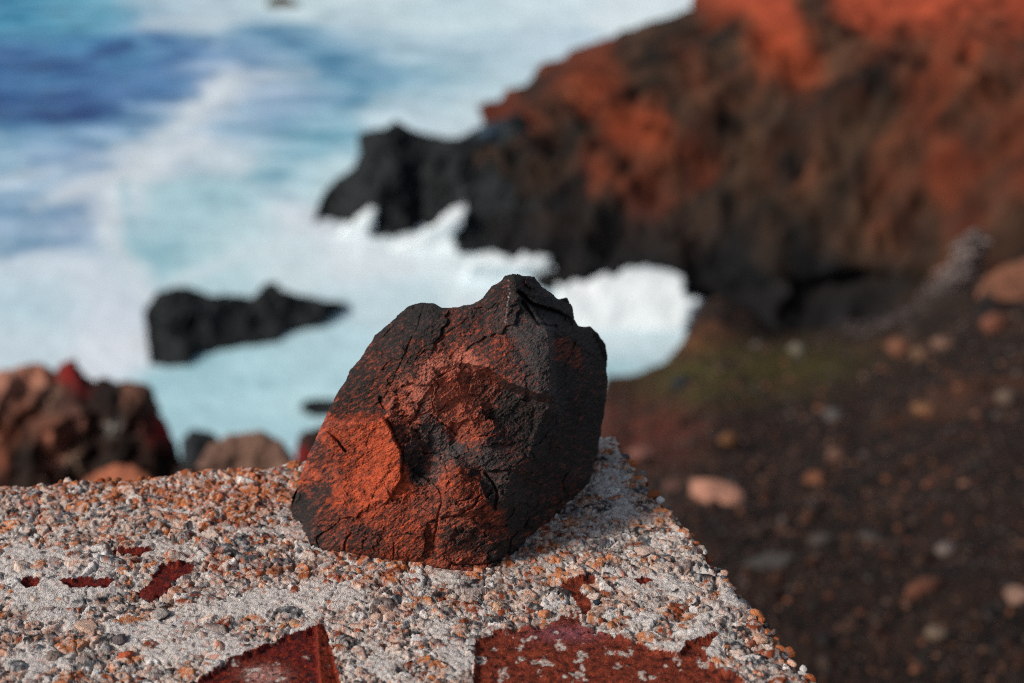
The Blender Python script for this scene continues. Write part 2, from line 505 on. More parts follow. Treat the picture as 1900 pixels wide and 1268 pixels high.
# ------------------------------------------------------------------ rocks given by outline and depth
def relief(name, poly, yfun, step, thick, roll, amp, nscale, colfun, mat, seed=0, edge=2.0, flat_z=None, extra=None, zoff=0):
    """closed stone: the lattice inside an outline gets its own depth in front, a belly behind, and a rim between"""
    P = np.asarray(poly, float)
    x = np.arange(P[:, 0].min() - 4, P[:, 0].max() + 4, step)
    y = np.arange(P[:, 1].min() - 4, P[:, 1].max() + 4, step)
    X, Y = np.meshgrid(x, y)
    wob = edge * (fbm2(X / 22, Y / 22, 4, seed + 3)) * 2
    D = sdf(X, Y, P) + wob
    m = D > 0
    Yh = yfun(X, Y)
    k = np.clip(1 - D / roll, 0, 1)
    pm = Yh / F                                            # metres for one outline unit
    rollo = roll * pm * (1 - np.sqrt(np.clip(1 - k * k, 0, 1)))
    P0 = at_y(X, Y, Yh)
    nrm = fbm3(P0 / nscale, 5, seed, .55, True) - .4 + .8 * n3(P0 / (nscale * 2.2), seed + 7)
    fr = Yh + rollo - amp * nrm * np.clip(D / roll, 0, 1)
    if extra is not None:
        fr = fr + extra(X, Y, D)
    Vf = at_y(X, Y, fr)
    kb = np.clip(D / max(D.max(), 1e-6), 0, 1)
    Vb = at_y(X, Y, fr + .004 * Yh * 0 + thick * (.06 + np.sqrt(1 - (1 - kb) ** 2)) + .3 * amp * nrm)
    if flat_z is not None:
        Vb[..., 2] = np.maximum(Vb[..., 2], flat_z)
    col = colfun(X, Y, P0, D)
    idx = -np.ones(X.shape, int)
    idx[m] = np.arange(m.sum())
    n = m.sum()
    q = np.stack([idx[:-1, :-1], idx[1:, :-1], idx[1:, 1:], idx[:-1, 1:]], -1).reshape(-1, 4)
    q = q[(q >= 0).all(1)]
    e = np.concatenate([q[:, [0, 1]], q[:, [1, 2]], q[:, [2, 3]], q[:, [3, 0]]])
    key = e[:, 0].astype(np.int64) * n + e[:, 1]
    rev = e[:, 1].astype(np.int64) * n + e[:, 0]
    b = e[~np.isin(key, rev)]
    side = np.stack([b[:, 1], b[:, 0], b[:, 0] + n, b[:, 1] + n], -1)
    V = np.concatenate([Vf[m], Vb[m]])
    Q = np.concatenate([q, q[:, ::-1] + n, side])
    return mesh_np(name, V, Q, mat, np.concatenate([col[m], col[m]]))


def black(X, Y, P, D, a=(.005, .0075, .0088), b=(.019, .0225, .0250), s=.5, seed=70):
    return mix(a, b, .4 + 1.0 * fbm3(P / s, 4, seed))


def waterline(pts, k):
    xs, ys = zip(*pts)
    return lambda X, Y: y_sea(np.interp(X, xs, ys)) + (np.interp(X, xs, ys) - Y) * k


o = relief('rock_outcrop', [(578, 420), (588, 385), (603, 350), (622, 330), (656, 308), (664, 285), (661, 247), (690, 240), (712, 236), (734, 219), (760, 236), (790, 247),
     (845, 256), (880, 240), (920, 222), (965, 205), (1000, 260), (1010, 380), (1000, 490), (850, 478), (785, 432), (755, 436), (735, 450), (692, 455), (672, 424), (640, 414), (610, 422)],
    waterline([(580, 408), (640, 402), (690, 440), (740, 436), (785, 418), (850, 462), (1000, 474)], .013), 2.5, 4.0, 9, .6, 1.2,
    lambda X, Y, P, D: mix(black(X, Y, P, D), (.05, .10, .16), np.exp(-((X - 905) / 22) ** 2 - ((Y - 245) / 14) ** 2) * .5), M_SEAROCK, 2)
tag(o, 'jagged black outcrop with a peaked top running from the cliff foot into surf', 'rock')
o = relief('sea_rock', [(265, 578), (291, 539), (324, 532), (354, 532), (390, 546), (442, 546), (468, 552), (483, 532), (497, 522), (516, 524), (523, 537), (575, 550), (626, 559), (645, 561),
     (643, 574), (619, 582), (604, 604), (567, 613), (530, 615), (523, 637), (468, 644), (409, 654), (368, 659), (346, 681), (313, 685), (276, 678), (271, 627)],
    waterline([(276, 670), (346, 673), (409, 647), (468, 637), (523, 630), (567, 606), (604, 597), (643, 570)], .014), 2.0, 1.6, 10, .3, .9,
    black, M_SEAROCK, 5)
tag(o, 'long low black rock standing alone in the white foam', 'rock', 'black rocks in the surf')
o = relief('sea_rock', [(552, 757), (562, 744), (585, 738), (612, 738), (640, 746), (648, 760), (630, 775), (585, 775)],
    waterline([(550, 764), (650, 766)], .014), 2.0, .5, 8, .08, .5, black, M_SEAROCK, 8)
tag(o, 'small rounded black rock awash beside the left edge of the big orange stone', 'rock', 'black rocks in the surf')
o = relief('sea_rock', [(490, 12), (500, -4), (520, -9), (545, -3), (556, 14), (520, 20)],
    waterline([(490, 10), (556, 11)], .03), 2.0, 2.0, 6, .3, 1.0, lambda X, Y, P, D: black(X, Y, P, D, (.05, .05, .04), (.12, .10, .08)), M_SEAROCK, 9)
tag(o, 'far brown rock breaking the water at the top edge of the picture', 'rock', 'black rocks in the surf')


# surf thrown up against the rocks
def foam(X, Y, P, D):
    return mix((.68, .78, .82), (.74, .82, .86), .5 + fbm3(P / .6, 3, 5))


def splash(poly, top, bot, zmax, thick, roll, seed, label):
    o = relief('surf_splash', poly, lambda X, Y: y_sea(Y, -.35 + (zmax + .35) * smooth01(bot - Y, 0, bot - top) ** 1.3), 2.5, thick, roll, .05, .8, foam, M_FOAM, seed, 7)
    return tag(o, label, 'splash', 'surf breaking on the rocks')


splash([(690, 540), (705, 470), (745, 446), (790, 424), (818, 402), (840, 384), (864, 374), (868, 392), (856, 412), (842, 440), (862, 470), (880, 540)], 375, 520, .9, .5, 12, 12,
       'white spike of surf leaping up the cleft of the black outcrop')
splash([(1010, 640), (1024, 560), (1034, 528), (1080, 520), (1120, 510), (1150, 506), (1172, 495), (1200, 493), (1240, 500), (1266, 510), (1278, 530), (1281, 552), (1304, 557), (1290, 568),
        (1280, 590), (1270, 630), (1255, 680), (1100, 720), (1020, 700)], 495, 690, .8, 1.0, 14, 15, 'broad billow of white surf filling the cove under the cliff')
splash([(590, 500), (612, 440), (640, 420), (660, 404), (690, 380), (712, 372), (700, 400), (690, 430), (712, 452), (700, 500)], 375, 490, .6, .4, 10, 18,
       'low ragged splash of surf at the outer tip of the black outcrop')
splash([(840, 570), (862, 490), (880, 474), (915, 468), (955, 478), (985, 470), (1020, 478), (1030, 510), (1020, 580)], 470, 560, .5, .6, 12, 21,
       'low white surf washing the foot of the cliff behind the big stone')


# boulders behind the block
def spots(c0, c1, items, s=.18, seed=80):
    def f(X, Y, P, D):
        c = mix(c0, c1, .45 + 1.1 * fbm3(P / s, 4, seed))
        w = 14 * n2(X / 25, Y / 25, seed)
        for (x, y, r, cl, a) in items:
            c = mix(c, cl, a * np.exp(-(((X - x + w) / r) ** 2 + ((Y - y - w) / r) ** 2)))
        return c
    return f


def boulder(poly, Y, thick, colfun, label, seed, amp=.05, group='boulders behind the concrete block', kY=.0012):
    pl = []
    for (x, y) in poly:
        pl.append((x, max(y, float(ground_row(x, Y)) + 12)) if y >= 955 else (x, y))
    o = relief('boulder', pl, lambda X, Yp: Y + (960 - Yp) * kY * .6, 3.0, thick, 26, amp, .35, colfun, M_BOULDER, seed, 4)
    return tag(o, label, 'boulder', group)


PINK, ORG, DK, RED = (.34, .15, .10), (.34, .09, .035), (.028, .018, .016), (.20, .012, .012)
boulder([(-420, 960), (-400, 830), (-330, 765), (-220, 730), (-140, 720), (-60, 700), (0, 686), (45, 673), (88, 675), (100, 690), (110, 678), (128, 666), (142, 669), (158, 694), (175, 706), (195, 700), (220, 708), (245, 703), (283, 715), (296, 745), (308, 782), (328, 818), (342, 870), (345, 960)], 4.5, 1.1,
        spots((.012, .010, .009), (.065, .032, .024), [(10, 705, 40, (.36, .17, .12), 1), (60, 700, 36, (.34, .15, .10), 1), (85, 735, 20, (.24, .15, .11), .9), (45, 765, 26, (.14, .05, .03), .8), (128, 690, 24, RED, 1), (150, 722, 18, (.16, .012, .012), .9),
                                                         (245, 725, 24, (.19, .09, .06), .9), (290, 740, 16, (.13, .09, .07), .8), (305, 798, 26, RED, 1), (205, 795, 13, (.36, .35, .32), 1), (140, 785, 22, (.28, .13, .10), .9), (100, 812, 26, (.36, .14, .09), 1),
                                                         (112, 850, 22, (.30, .12, .08), 1), (132, 862, 18, (.22, .17, .13), .9), (5, 815, 22, (.34, .10, .045), 1), (40, 855, 34, (.012, .010, .009), 1), (0, 900, 40, (.012, .010, .009), .9), (215, 850, 40, (.016, .012, .011), .8), (200, 745, 30, (.016, .012, .011), .8)], .1),
        'broad craggy dark rock at the left edge mottled pink and tipped with bright red growth', 33, .13)
boulder([(315, 960), (322, 880), (345, 862), (375, 868), (400, 850), (430, 872), (470, 880), (520, 872), (560, 880), (570, 960)], 3.3, .4,
        spots((.014, .011, .010), (.06, .03, .024), [(540, 890, 16, RED, .6), (410, 880, 20, (.13, .07, .05), .7)]), 'low dark brown rubble rock filling the gap under the grey brown boulder', 40, .06)
boulder([(120, 960), (142, 900), (180, 872), (215, 857), (255, 866), (288, 888), (310, 960)], 2.7, .3,
        spots((.26, .085, .045), (.36, .13, .075), [(160, 900, 20, DK, .4)]), 'rounded orange stone just behind the ragged far edge of the concrete', 35, .02)
boulder([(345, 960), (358, 880), (385, 826), (425, 804), (480, 797), (520, 812), (545, 845), (562, 960)], 3.6, .5,
        spots((.07, .045, .035), (.24, .14, .105), [(385, 850, 25, DK, .5), (470, 830, 30, (.24, .14, .10), .7)]), 'grey brown rounded boulder beside the left foot of the big stone', 36, .05)
boulder([(538, 960), (545, 826), (560, 800), (585, 790), (640, 792), (660, 960)], 4.2, .5,
        spots((.016, .014, .014), (.05, .028, .022), [(560, 845, 20, RED, .9)]), 'dark boulder with a red patch half hidden behind the big stone', 37, .05)
boulder([(322, 960), (335, 812), (352, 796), (372, 794), (398, 804), (425, 840), (440, 960)], 6.0, .6,
        spots((.012, .016, .02), (.03, .035, .04), []), 'low blue black boulder behind the grey brown one at the waterside', 38, .05)
boulder([(-200, 960), (-180, 840), (-60, 815), (0, 800), (18, 812), (24, 850), (20, 960)], 3.9, .4,
        spots((.08, .03, .02), (.32, .11, .06), [(10, 900, 30, DK, .9)], .1), 'orange brown stone cut by the left edge of the picture', 39, .08)

GR = 'boulders at the head of the scree slope'


def far_boulder(poly, Y, thick, c0, c1, label, seed):
    o = relief('boulder', poly, lambda X, Yp: Y + (600 - Yp) * .012, 2.5, thick, 18, .12, .6, lambda X, Yp, P, D: mix(c0, c1, .4 + fbm3(P / .5, 4, seed)), M_BOULDER, seed, 4)
    tag(o, label, 'boulder', GR)


far_boulder([(1818, 640), (1812, 545), (1830, 510), (1880, 486), (1960, 460), (2060, 470), (2100, 640), (1900, 650)], 11.6, 1.2, (.14, .058, .034), (.24, .105, .06), 'large tan boulder at the right edge below the cliff', 41)
far_boulder([(1800, 630), (1806, 560), (1826, 538), (1848, 548), (1856, 620), (1840, 640)], 11.2, .4, (.012, .010, .010), (.035, .025, .02), 'dark upright shape added for the shaded recess in the tan boulder', 42)  # added dark form standing in for the shade of a recess
far_boulder([(1670, 640), (1690, 590), (1720, 556), (1770, 535), (1812, 535), (1822, 600), (1800, 650)], 11.9, .8, (.022, .016, .013), (.055, .034, .024), 'dark brown boulder between the pale scree and the tan boulder', 43)


# ------------------------------------------------------------------ loose stones
def stone_mesh(seed, sub=3, cuts=9):
    bm = bmesh.new()
    bmesh.ops.create_icosphere(bm, subdivisions=sub, radius=1)
    r = np.random.default_rng(seed)
    V = np.array([v.co[:] for v in bm.verts])
    for _ in range(cuts):
        d = r.normal(size=3)
        d /= np.linalg.norm(d)
        lim = r.uniform(.62, .92)
        t = V @ d
        V -= np.clip(t - lim, 0, None)[:, None] * d * .9
    V *= (1 + .16 * n3(V * 1.8, seed) + .08 * n3(V * 4, seed + 3))[:, None]
    Q = np.array([[v.index for v in f.verts] for f in bm.faces])
    bm.free()
    return V, Q


SHAPES = [stone_mesh(s) for s in range(8)]
LOWS = [stone_mesh(20 + s, 2, 7) for s in range(8)]
GRITS = [stone_mesh(40 + s, 1, 4) for s in range(8)]


def rotz(a):
    return np.array([[math.cos(a), -math.sin(a), 0], [math.sin(a), math.cos(a), 0], [0, 0, 1]])


def place_stone(px, py, w, col, label, seed, flat=.6, asp=1.5, yaw=0, group='stones scattered on the scree slope', name='stone'):
    Ys = np.geomspace(2.3, 21.5, 400)
    Y = Ys[np.argmin(np.abs(ground_row(px, Ys) - py))]
    p = on_ground(px, Y)
    R = w * np.linalg.norm(p - [0, 0, H]) / F / 2
    col = np.asarray(col) * (.9 if w == 112 else .5)
    V, Q = SHAPES[seed % 8]
    V = (V * [R, R / asp, R * flat]) @ rotz(yaw).T
    o = mesh_np(name, V, Q, M_STONE, np.broadcast_to(col, V.shape) * (1 + .25 * n3(V / R * 1.5, seed))[:, None])
    o.location = p + np.array([0, 0, R * flat * .45])
    return tag(o, label, 'stone', group)


for i, (x, y, w, col, lab, fl, asp, yaw) in enumerate([
    (1325, 938, 112, (.40, .20, .14), 'largest pale pink stone on the dark scree beside the concrete edge', .55, 1.4, -.5),
    (1190, 848, 52, (.36, .16, .13), 'pale pink stone just beyond the far corner of the concrete', .6, 1.3, .2),
    (1430, 1062, 120, (.12, .11, .10), 'flat grey slab of stone lying low on the dark scree', .22, 2.4, .35),
    (1715, 1106, 85, (.22, .085, .05), 'long orange brown stone low in the lower right', .4, 2.2, .5),
    (1885, 1122, 55, (.40, .24, .18), 'pale pink stone against the right edge of the picture', .6, 1.3, 0),
    (1735, 1178, 42, (.24, .18, .13), 'small pale grey stone below the long orange brown stone', .7, 1.2, 0),
    (1752, 1040, 40, (.24, .19, .17), 'small pale grey stone above the long orange brown stone', .7, 1.2, .6),
    (1478, 664, 34, (.22, .20, .15), 'pale stone sitting alone on the green moss', .8, 1.1, 0),
    (1712, 762, 42, (.34, .17, .085), 'bright tan stone in the middle of the right hand scree', .8, 1.2, 0),
    (1545, 776, 36, (.17, .16, .15), 'grey stone below the green moss', .8, 1.1, 0),
    (1268, 715, 42, (.025, .035, .045), 'blue black stone at the left end of the moss', .7, 1.2, 0),
    (1355, 812, 44, (.26, .12, .055), 'orange tan stone above the largest pale pink stone', .8, 1.4, .4),
    (1510, 898, 44, (.30, .12, .06), 'orange brown stone right of the largest pale pink stone', .7, 1.3, .3),
    (1550, 848, 38, (.26, .14, .10), 'pinkish brown stone in the centre of the scree', .8, 1.1, .1),
    (1250, 905, 40, (.20, .10, .08), 'dull pink stone left of the largest pale pink stone', .7, 1.2, 0),
    (1665, 664, 48, (.28, .12, .07), 'orange pink stone leading the heap under the cliff', .9, 1.2, 0),
    (1748, 660, 46, (.26, .15, .11), 'pale pink brown stone on the heap under the cliff', .9, 1.2, 0),
    (1705, 682, 40, (.21, .12, .075), 'tan stone lowest in the heap under the cliff', .9, 1.2, 0),
    (1845, 618, 50, (.26, .10, .06), 'orange stone under the tan boulder', .9, 1.2, 0),
    (1870, 735, 40, (.22, .16, .12), 'pale brown stone high at the right edge', .9, 1.2, 0),
    (1520, 1018, 55, (.12, .10, .09), 'flat dull grey stone right of the grey slab', .4, 1.7, .2),
    (1610, 1018, 45, (.12, .10, .09), 'second flat grey stone farther right of the grey slab', .4, 1.5, -.2)]):
    place_stone(x, y, w, col, lab, i, fl, asp, yaw)

PAL = [(.11, .045, .026), (.08, .042, .030), (.15, .058, .03), (.05, .040, .036), (.11, .07, .055), (.15, .075, .05), (.035, .028, .025), (.07, .06, .056), (.09, .03, .018)]
rs = np.random.default_rng(77)
for k in range(240):
    x = rs.uniform(1140, 1900)
    e = float(e_row(x))
    y = e + (1290 - e) * rs.uniform(.1, 1) ** .9
    if sdf(np.array(x), np.array(y), [(1000, 750), (1130, 800), (1530, 1290), (900, 1290)]) > 0:
        continue
    col = np.array(PAL[rs.integers(len(PAL))]) * rs.uniform(.25, .8)
    place_stone(x, y, rs.uniform(12, 34), col, 'small blurred brown or grey stone lying on the dark scree', int(rs.integers(8)), rs.uniform(.5, .9), rs.uniform(1, 1.7), rs.uniform(0, 3))

# the fine gravel between them, uncountable
Vs, Qs, Cs, nv = [], [], [], 0
for k in range(15000):
    x = rs.uniform(1120, 2050)
    Y = 1 / rs.uniform(1 / 21, 1 / 2.0)
    p = on_ground(x, Y)
    R = min(rs.lognormal(2.0, .55), 26) * Y * 1.1 / F / 2
    V, Q = GRITS[rs.integers(8)]
    V = (V * [R, R * rs.uniform(.6, 1), R * rs.uniform(.4, .8)]) @ rotz(rs.uniform(0, 6.28)).T + p + [0, 0, R * .2]
    Vs.append(V)
    Qs.append(Q + nv)
    nv += len(V)
    Cs.append(np.broadcast_to(np.array(PAL[rs.integers(len(PAL))]) * min(rs.lognormal(-1.05, .7), 1.3), V.shape))
o = mesh_np('gravel', np.concatenate(Vs), np.concatenate(Qs), M_STONE, np.concatenate(Cs))
o['kind'] = 'stuff'
o['label'] = 'dark brown gravel covering the scree slope'
# pale scree running down beside the dark boulder
Vs, Qs, Cs, nv = [], [], [], 0
line = [(1814, 446, 19.6), (1796, 486, 19.3), (1766, 526, 18.4), (1725, 548, 17.2), (1692, 592, 12.8), (1640, 606, 18.5), (1570, 616, 19.5)]
for k in range(900):
    s = rs.uniform(0, len(line) - 1.001) if k % 2 else rs.uniform(0, 2)
    i = int(s)
    f = s - i
    a, b = np.array(line[i]), np.array(line[i + 1])
    q = a * (1 - f) + b * f + np.array([rs.normal() * (13 if i < 2 else 11), rs.normal() * (12 if i < 2 else 8), rs.normal() * .15])
    R = rs.uniform(.02, .055)
    V, Q = LOWS[rs.integers(8)]
    V = (V * [R, R, R * .7]) @ rotz(rs.uniform(0, 6.28)).T + at_y(q[0], q[1], q[2])
    Vs.append(V)
    Qs.append(Q + nv)
    nv += len(V)
    Cs.append(np.broadcast_to(np.array((.20, .16, .15)) * rs.uniform(.2, 1.0) * (.45 if i >= 3 else 1.1), V.shape))
o = mesh_np('scree', np.concatenate(Vs), np.concatenate(Qs), M_STONE, np.concatenate(Cs))
o['kind'] = 'stuff'
o['label'] = 'pale streak of scree running down under the cliff'

# ------------------------------------------------------------------ concrete block
ZT = H - .5
CORN = at_z(1133, 812, ZT)[:2]
eR = at_z(1512, 1268, ZT)[:2] - CORN
eR /= np.linalg.norm(eR)
eB = at_z(0, 905, ZT)[:2] - CORN
eB /= np.linalg.norm(eB)
DL = [.0015, .004, .008, .014, .022, .035, .06, .1, .2, .4, .8, 1.7]


def axis(dense_to, step, end):
    a = np.arange(0, dense_to, step)
    b = [a[-1]]
    g = step
    while b[-1] < end:
        g *= 1.25
        b.append(b[-1] + min(g, .02))
    core = np.concatenate([a, b[1:]])
    s = np.concatenate([np.zeros(len(DL)), core, np.full(len(DL), core[-1])])
    d = np.concatenate([DL[::-1], np.zeros(len(core)), DL])
    return s, d


s_, ds = axis(.50, .00078, .85)
t_, dt = axis(.335, .00078, .62)
SS, TT = np.meshgrid(s_, t_, indexing='ij')
drop = np.maximum(ds[:, None], dt[None, :])
BX = CORN[0] + eB[0] * SS + eR[0] * TT
BY = CORN[1] + eB[1] * SS + eR[1] * TT
edge_d = np.minimum(SS, TT)
# surface: lumps, sand, chips
Z = .0035 * fbm2(BX / .11, BY / .11, 2, 101) + .0020 * fbm2(BX / .025, BY / .025, 3, 104) + .0008 * fbm2(BX / .006, BY / .006, 3, 108) + .0008 * fbm2(BX / .0024, BY / .0024, 2, 111)
wb = .003 * fbm2(BX / .008, BY / .008, 2, 113)
Z = Z + .0008 * chips((BX + wb) / .0065, (BY - wb) / .0045, 21, 1.2) + .0005 * chips((BX + wb) / .0024, (BY - wb) / .002, 23, 1.2)
rise = np.exp(-(TT / .045) ** 2) * .004 * (n2(SS / .05, TT / .05, 7) + .2)
Z = Z + rise
patchy = fbm2(BX / .05, BY / .05, 3, 120)
kpx, kpy = project(np.stack([BX, BY, np.full_like(BX, ZT)], -1))
for (x, y, rx, ry) in [(60, 1060, 130, 40), (120, 1130, 90, 40), (420, 1130, 120, 24), (250, 1170, 70, 24), (40, 1230, 60, 30), (700, 1230, 60, 40), (330, 950, 80, 10), (430, 985, 90, 10), (1010, 1200, 60, 20), (1240, 1090, 60, 24), (1130, 900, 30, 40), (1220, 1010, 40, 20), (640, 1092, 60, 26), (500, 1112, 60, 22), (110, 1085, 60, 18), (430, 1205, 80, 22), (560, 1175, 60, 20), (80, 1040, 60, 16), (1200, 1150, 60, 20), (1330, 1190, 60, 20), (900, 1130, 40, 14)]:
    patchy = patchy + .75 * np.exp(-((kpx - x) / rx) ** 2 - ((kpy - y) / ry) ** 2)
smoothp = smooth01(patchy + .25 * fbm2(BX / .012, BY / .009, 3, 122), .20, .48)
Z = Z + .0004 * fbm2(BX / .0016, BY / .0014, 2, 118)
Z = Z * (1 - .4 * smoothp) + .0012 * smoothp
sand = fbm2(BX / .0035, BY / .0035, 3, 131)
col = mix((.36, .31, .28), (.68, .635, .60), .5 + 1.7 * sand)
col = mix(col, (.59, .57, .55), smoothp * .72)
speck = smooth01(fbm2(BX / .0019, BY / .0015, 3, 133), .20, .42)
col = mix(col, (.20, .16, .145), speck * (.7 - .35 * smoothp))
dirt = fbm2(BX / .02, BY / .02, 4, 135)
col = mix(col, (.20, .11, .075), smooth01(dirt, .05, .45) * .75 * (1 - smoothp))
# rust wash on the far rim and left of the big stone
rusty = .9 * np.exp(-((kpx - 440) / 190) ** 2 - ((kpy - 930) / 60) ** 2) + .6 * np.exp(-((kpy - 900) / 40) ** 2) * (kpx < 600) + .5 * np.exp(-((kpx - 700) / 260) ** 2 - ((kpy - 1060) / 22) ** 2)
col = mix(col, (.36, .10, .04), np.clip(rusty * smooth01(fbm2(BX / .012, BY / .012, 3, 139), -.1, .4), 0, .8))
CH = [((.58, .36, .27), 6), ((.64, .50, .42), 5), ((.50, .19, .08), 5), ((.30, .25, .24), 3), ((.09, .10, .115), 4), ((.70, .68, .66), 4), ((.26, .06, .022), 4), ((.18, .13, .12), 3), ((.035, .035, .04), 3)]
CHC = np.array([c_[0] for c_ in CH])
CHW = np.array([c_[1] for c_ in CH], float)
CHW /= CHW.sum()
ns, nt_ = len(DL), len(DL)
r2 = np.random.default_rng(5)
ids = np.full(Z.shape, -1)
NC = 8600
for k in range(NC):
    s0, t0 = r2.uniform(-.002, .5), r2.uniform(-.002, .335)
    big = r2.random()
    R = r2.uniform(.0014, .0030) if big < .58 else (r2.uniform(.003, .0054) if big < .90 else r2.uniform(.0055, .0095))
    i0, i1 = np.searchsorted(s_[ns:-ns], [s0 - 1.5 * R, s0 + 1.5 * R]) + ns
    j0, j1 = np.searchsorted(t_[nt_:-nt_], [t0 - 1.5 * R, t0 + 1.5 * R]) + nt_
    if i1 - i0 < 2 or j1 - j0 < 2:
        continue
    ic, jc = min((i0 + i1) // 2, Z.shape[0] - 1), min((j0 + j1) // 2, Z.shape[1] - 1)
    if smoothp[ic, jc] > .4 and r2.random() < .82:
        continue
    dx, dy = BX[i0:i1, j0:j1] - BX[ic, jc], BY[i0:i1, j0:j1] - BY[ic, jc]
    a0 = r2.normal() * .7
    asp = r2.uniform(.28, .85)
    u, v = dx * math.cos(a0) + dy * math.sin(a0), (-dx * math.sin(a0) + dy * math.cos(a0)) / asp
    tl = r2.normal(size=2) * .15
    h = np.minimum(r2.uniform(.0001, .0009) + R * r2.uniform(0, .06) + tl[0] * u + tl[1] * v, .42 * R)
    nf = r2.integers(5, 8)
    for q in range(nf):
        an = 6.28 * q / nf + r2.uniform(-.35, .35)
        h = np.minimum(h, r2.uniform(1.2, 3.5) * (R * r2.uniform(.7, 1.1) - (u * math.cos(an) + v * math.sin(an))))
    zc = np.median(Z[i0:i1, j0:j1]) + .0001
    zz = zc + h
    m = (h > 0) & (zz > Z[i0:i1, j0:j1])
    c0 = CHC[r2.choice(len(CH), p=CHW)] * r2.uniform(.75, 1.15)
    if r2.random() < rusty[ic, jc] * .7:
        c0 = np.array((.46, .15, .055)) * r2.uniform(.5, 1.2)
    ring = (h <= 0) & (h > -R * .5)
    Z[i0:i1, j0:j1] = np.where(m, zz, Z[i0:i1, j0:j1] - np.where(ring, .0003 + R * .09, 0))
    cw = col[i0:i1, j0:j1]
    cw[m] = c0
    ids[i0:i1, j0:j1][m] = k
chip_m = ids >= 0
col[chip_m] *= (1 + .5 * fbm2(BX / .0022, BY / .0022, 2, 150))[chip_m][:, None]
dust = smooth01(fbm2(BX / .004, BY / .004, 3, 152), -.05, .3) * .55
col = np.where(chip_m[..., None], mix(col, (.60, .57, .54), dust), col)
blot = smooth01(fbm2(BX / .0035, BY / .0028, 4, 156, .65), .18, .36)
col = mix(col, (.045, .035, .033), blot * .75)
warm = smooth01(fbm2(BX / .0055, BY / .0045, 4, 158, .6), .14, .36) * np.clip(.34 + rusty + .9 * fbm2(BX / .05, BY / .05, 2, 159), 0, 1)
col = mix(col, (.50, .105, .030), warm * .85)
pit = smooth01(fbm2(BX / .006, BY / .0042, 4, 154, .6), .12, .42)
Z -= .0022 * pit * (1 - .7 * smoothp)
col = mix(col, (.10, .07, .055), pit * .6 * (1 - .6 * smoothp))  # sunk pits also darkened, shade painted into the colour
# cracks
for ln, w, dpt in [([(186, 1032), (180, 1060), (172, 1078), (160, 1100), (156, 1130), (148, 1155), (142, 1190), (140, 1230), (132, 1275)], 1.4, .0022),
                   ([(596, 1160), (612, 1120), (640, 1060)], 1.2, .0015)]:
    d = pdist(kpx + 3 * n2(kpx / 8, kpy / 8, 3), kpy, ln)
    Z -= dpt * np.exp(-(d / w) ** 2)
# patches of the red layer
PATCH = [
 ([(300, 1300), (355, 1268), (400, 1240), (432, 1222), (470, 1208), (505, 1190), (560, 1172), (585, 1166), (598, 1158), (606, 1178), (618, 1215), (634, 1275), (640, 1310)], -.0022, 'large dark red patch with a straight raised lip along one side'),
 ([(872, 1310), (880, 1240), (884, 1192), (915, 1174), (960, 1166), (1010, 1158), (1045, 1140), (1072, 1120), (1060, 1100), (1032, 1090), (1045, 1080), (1100, 1068), (1112, 1074), (1075, 1092), (1100, 1120), (1080, 1140),
   (1072, 1160), (1120, 1172), (1180, 1192), (1225, 1212), (1262, 1214), (1275, 1196), (1300, 1184), (1334, 1178), (1318, 1200), (1308, 1220), (1345, 1248), (1390, 1275), (1420, 1310)], -.0014, 'broad red brown patch with a branching tail toward the big stone'),
 ([(252, 1098), (285, 1072), (296, 1050), (340, 1043), (362, 1050), (350, 1066), (318, 1076), (312, 1100), (280, 1112)], -.001, 'curled dark red patch beside the crack'),
 ([(205, 1024), (240, 1018), (288, 1022), (262, 1032), (230, 1032)], -.001, 'thin dark red sliver near the left far edge'),
 ([(112, 1082), (150, 1072), (212, 1078), (200, 1094), (165, 1090), (130, 1098)], -.001, 'dark red patch crossed by the crack'),
 ([(38, 1084), (56, 1074), (76, 1080), (70, 1096), (48, 1098)], -.001, 'small dark red patch near the left edge'),
 ([(1178, 1076), (1192, 1072), (1212, 1080), (1196, 1088)], -.0005, 'small dark red chip right of the branching tail')]
pid = np.full(Z.shape, -1)
wob = 15 * fbm2(BX / .012, BY / .010, 5, 160, .62)
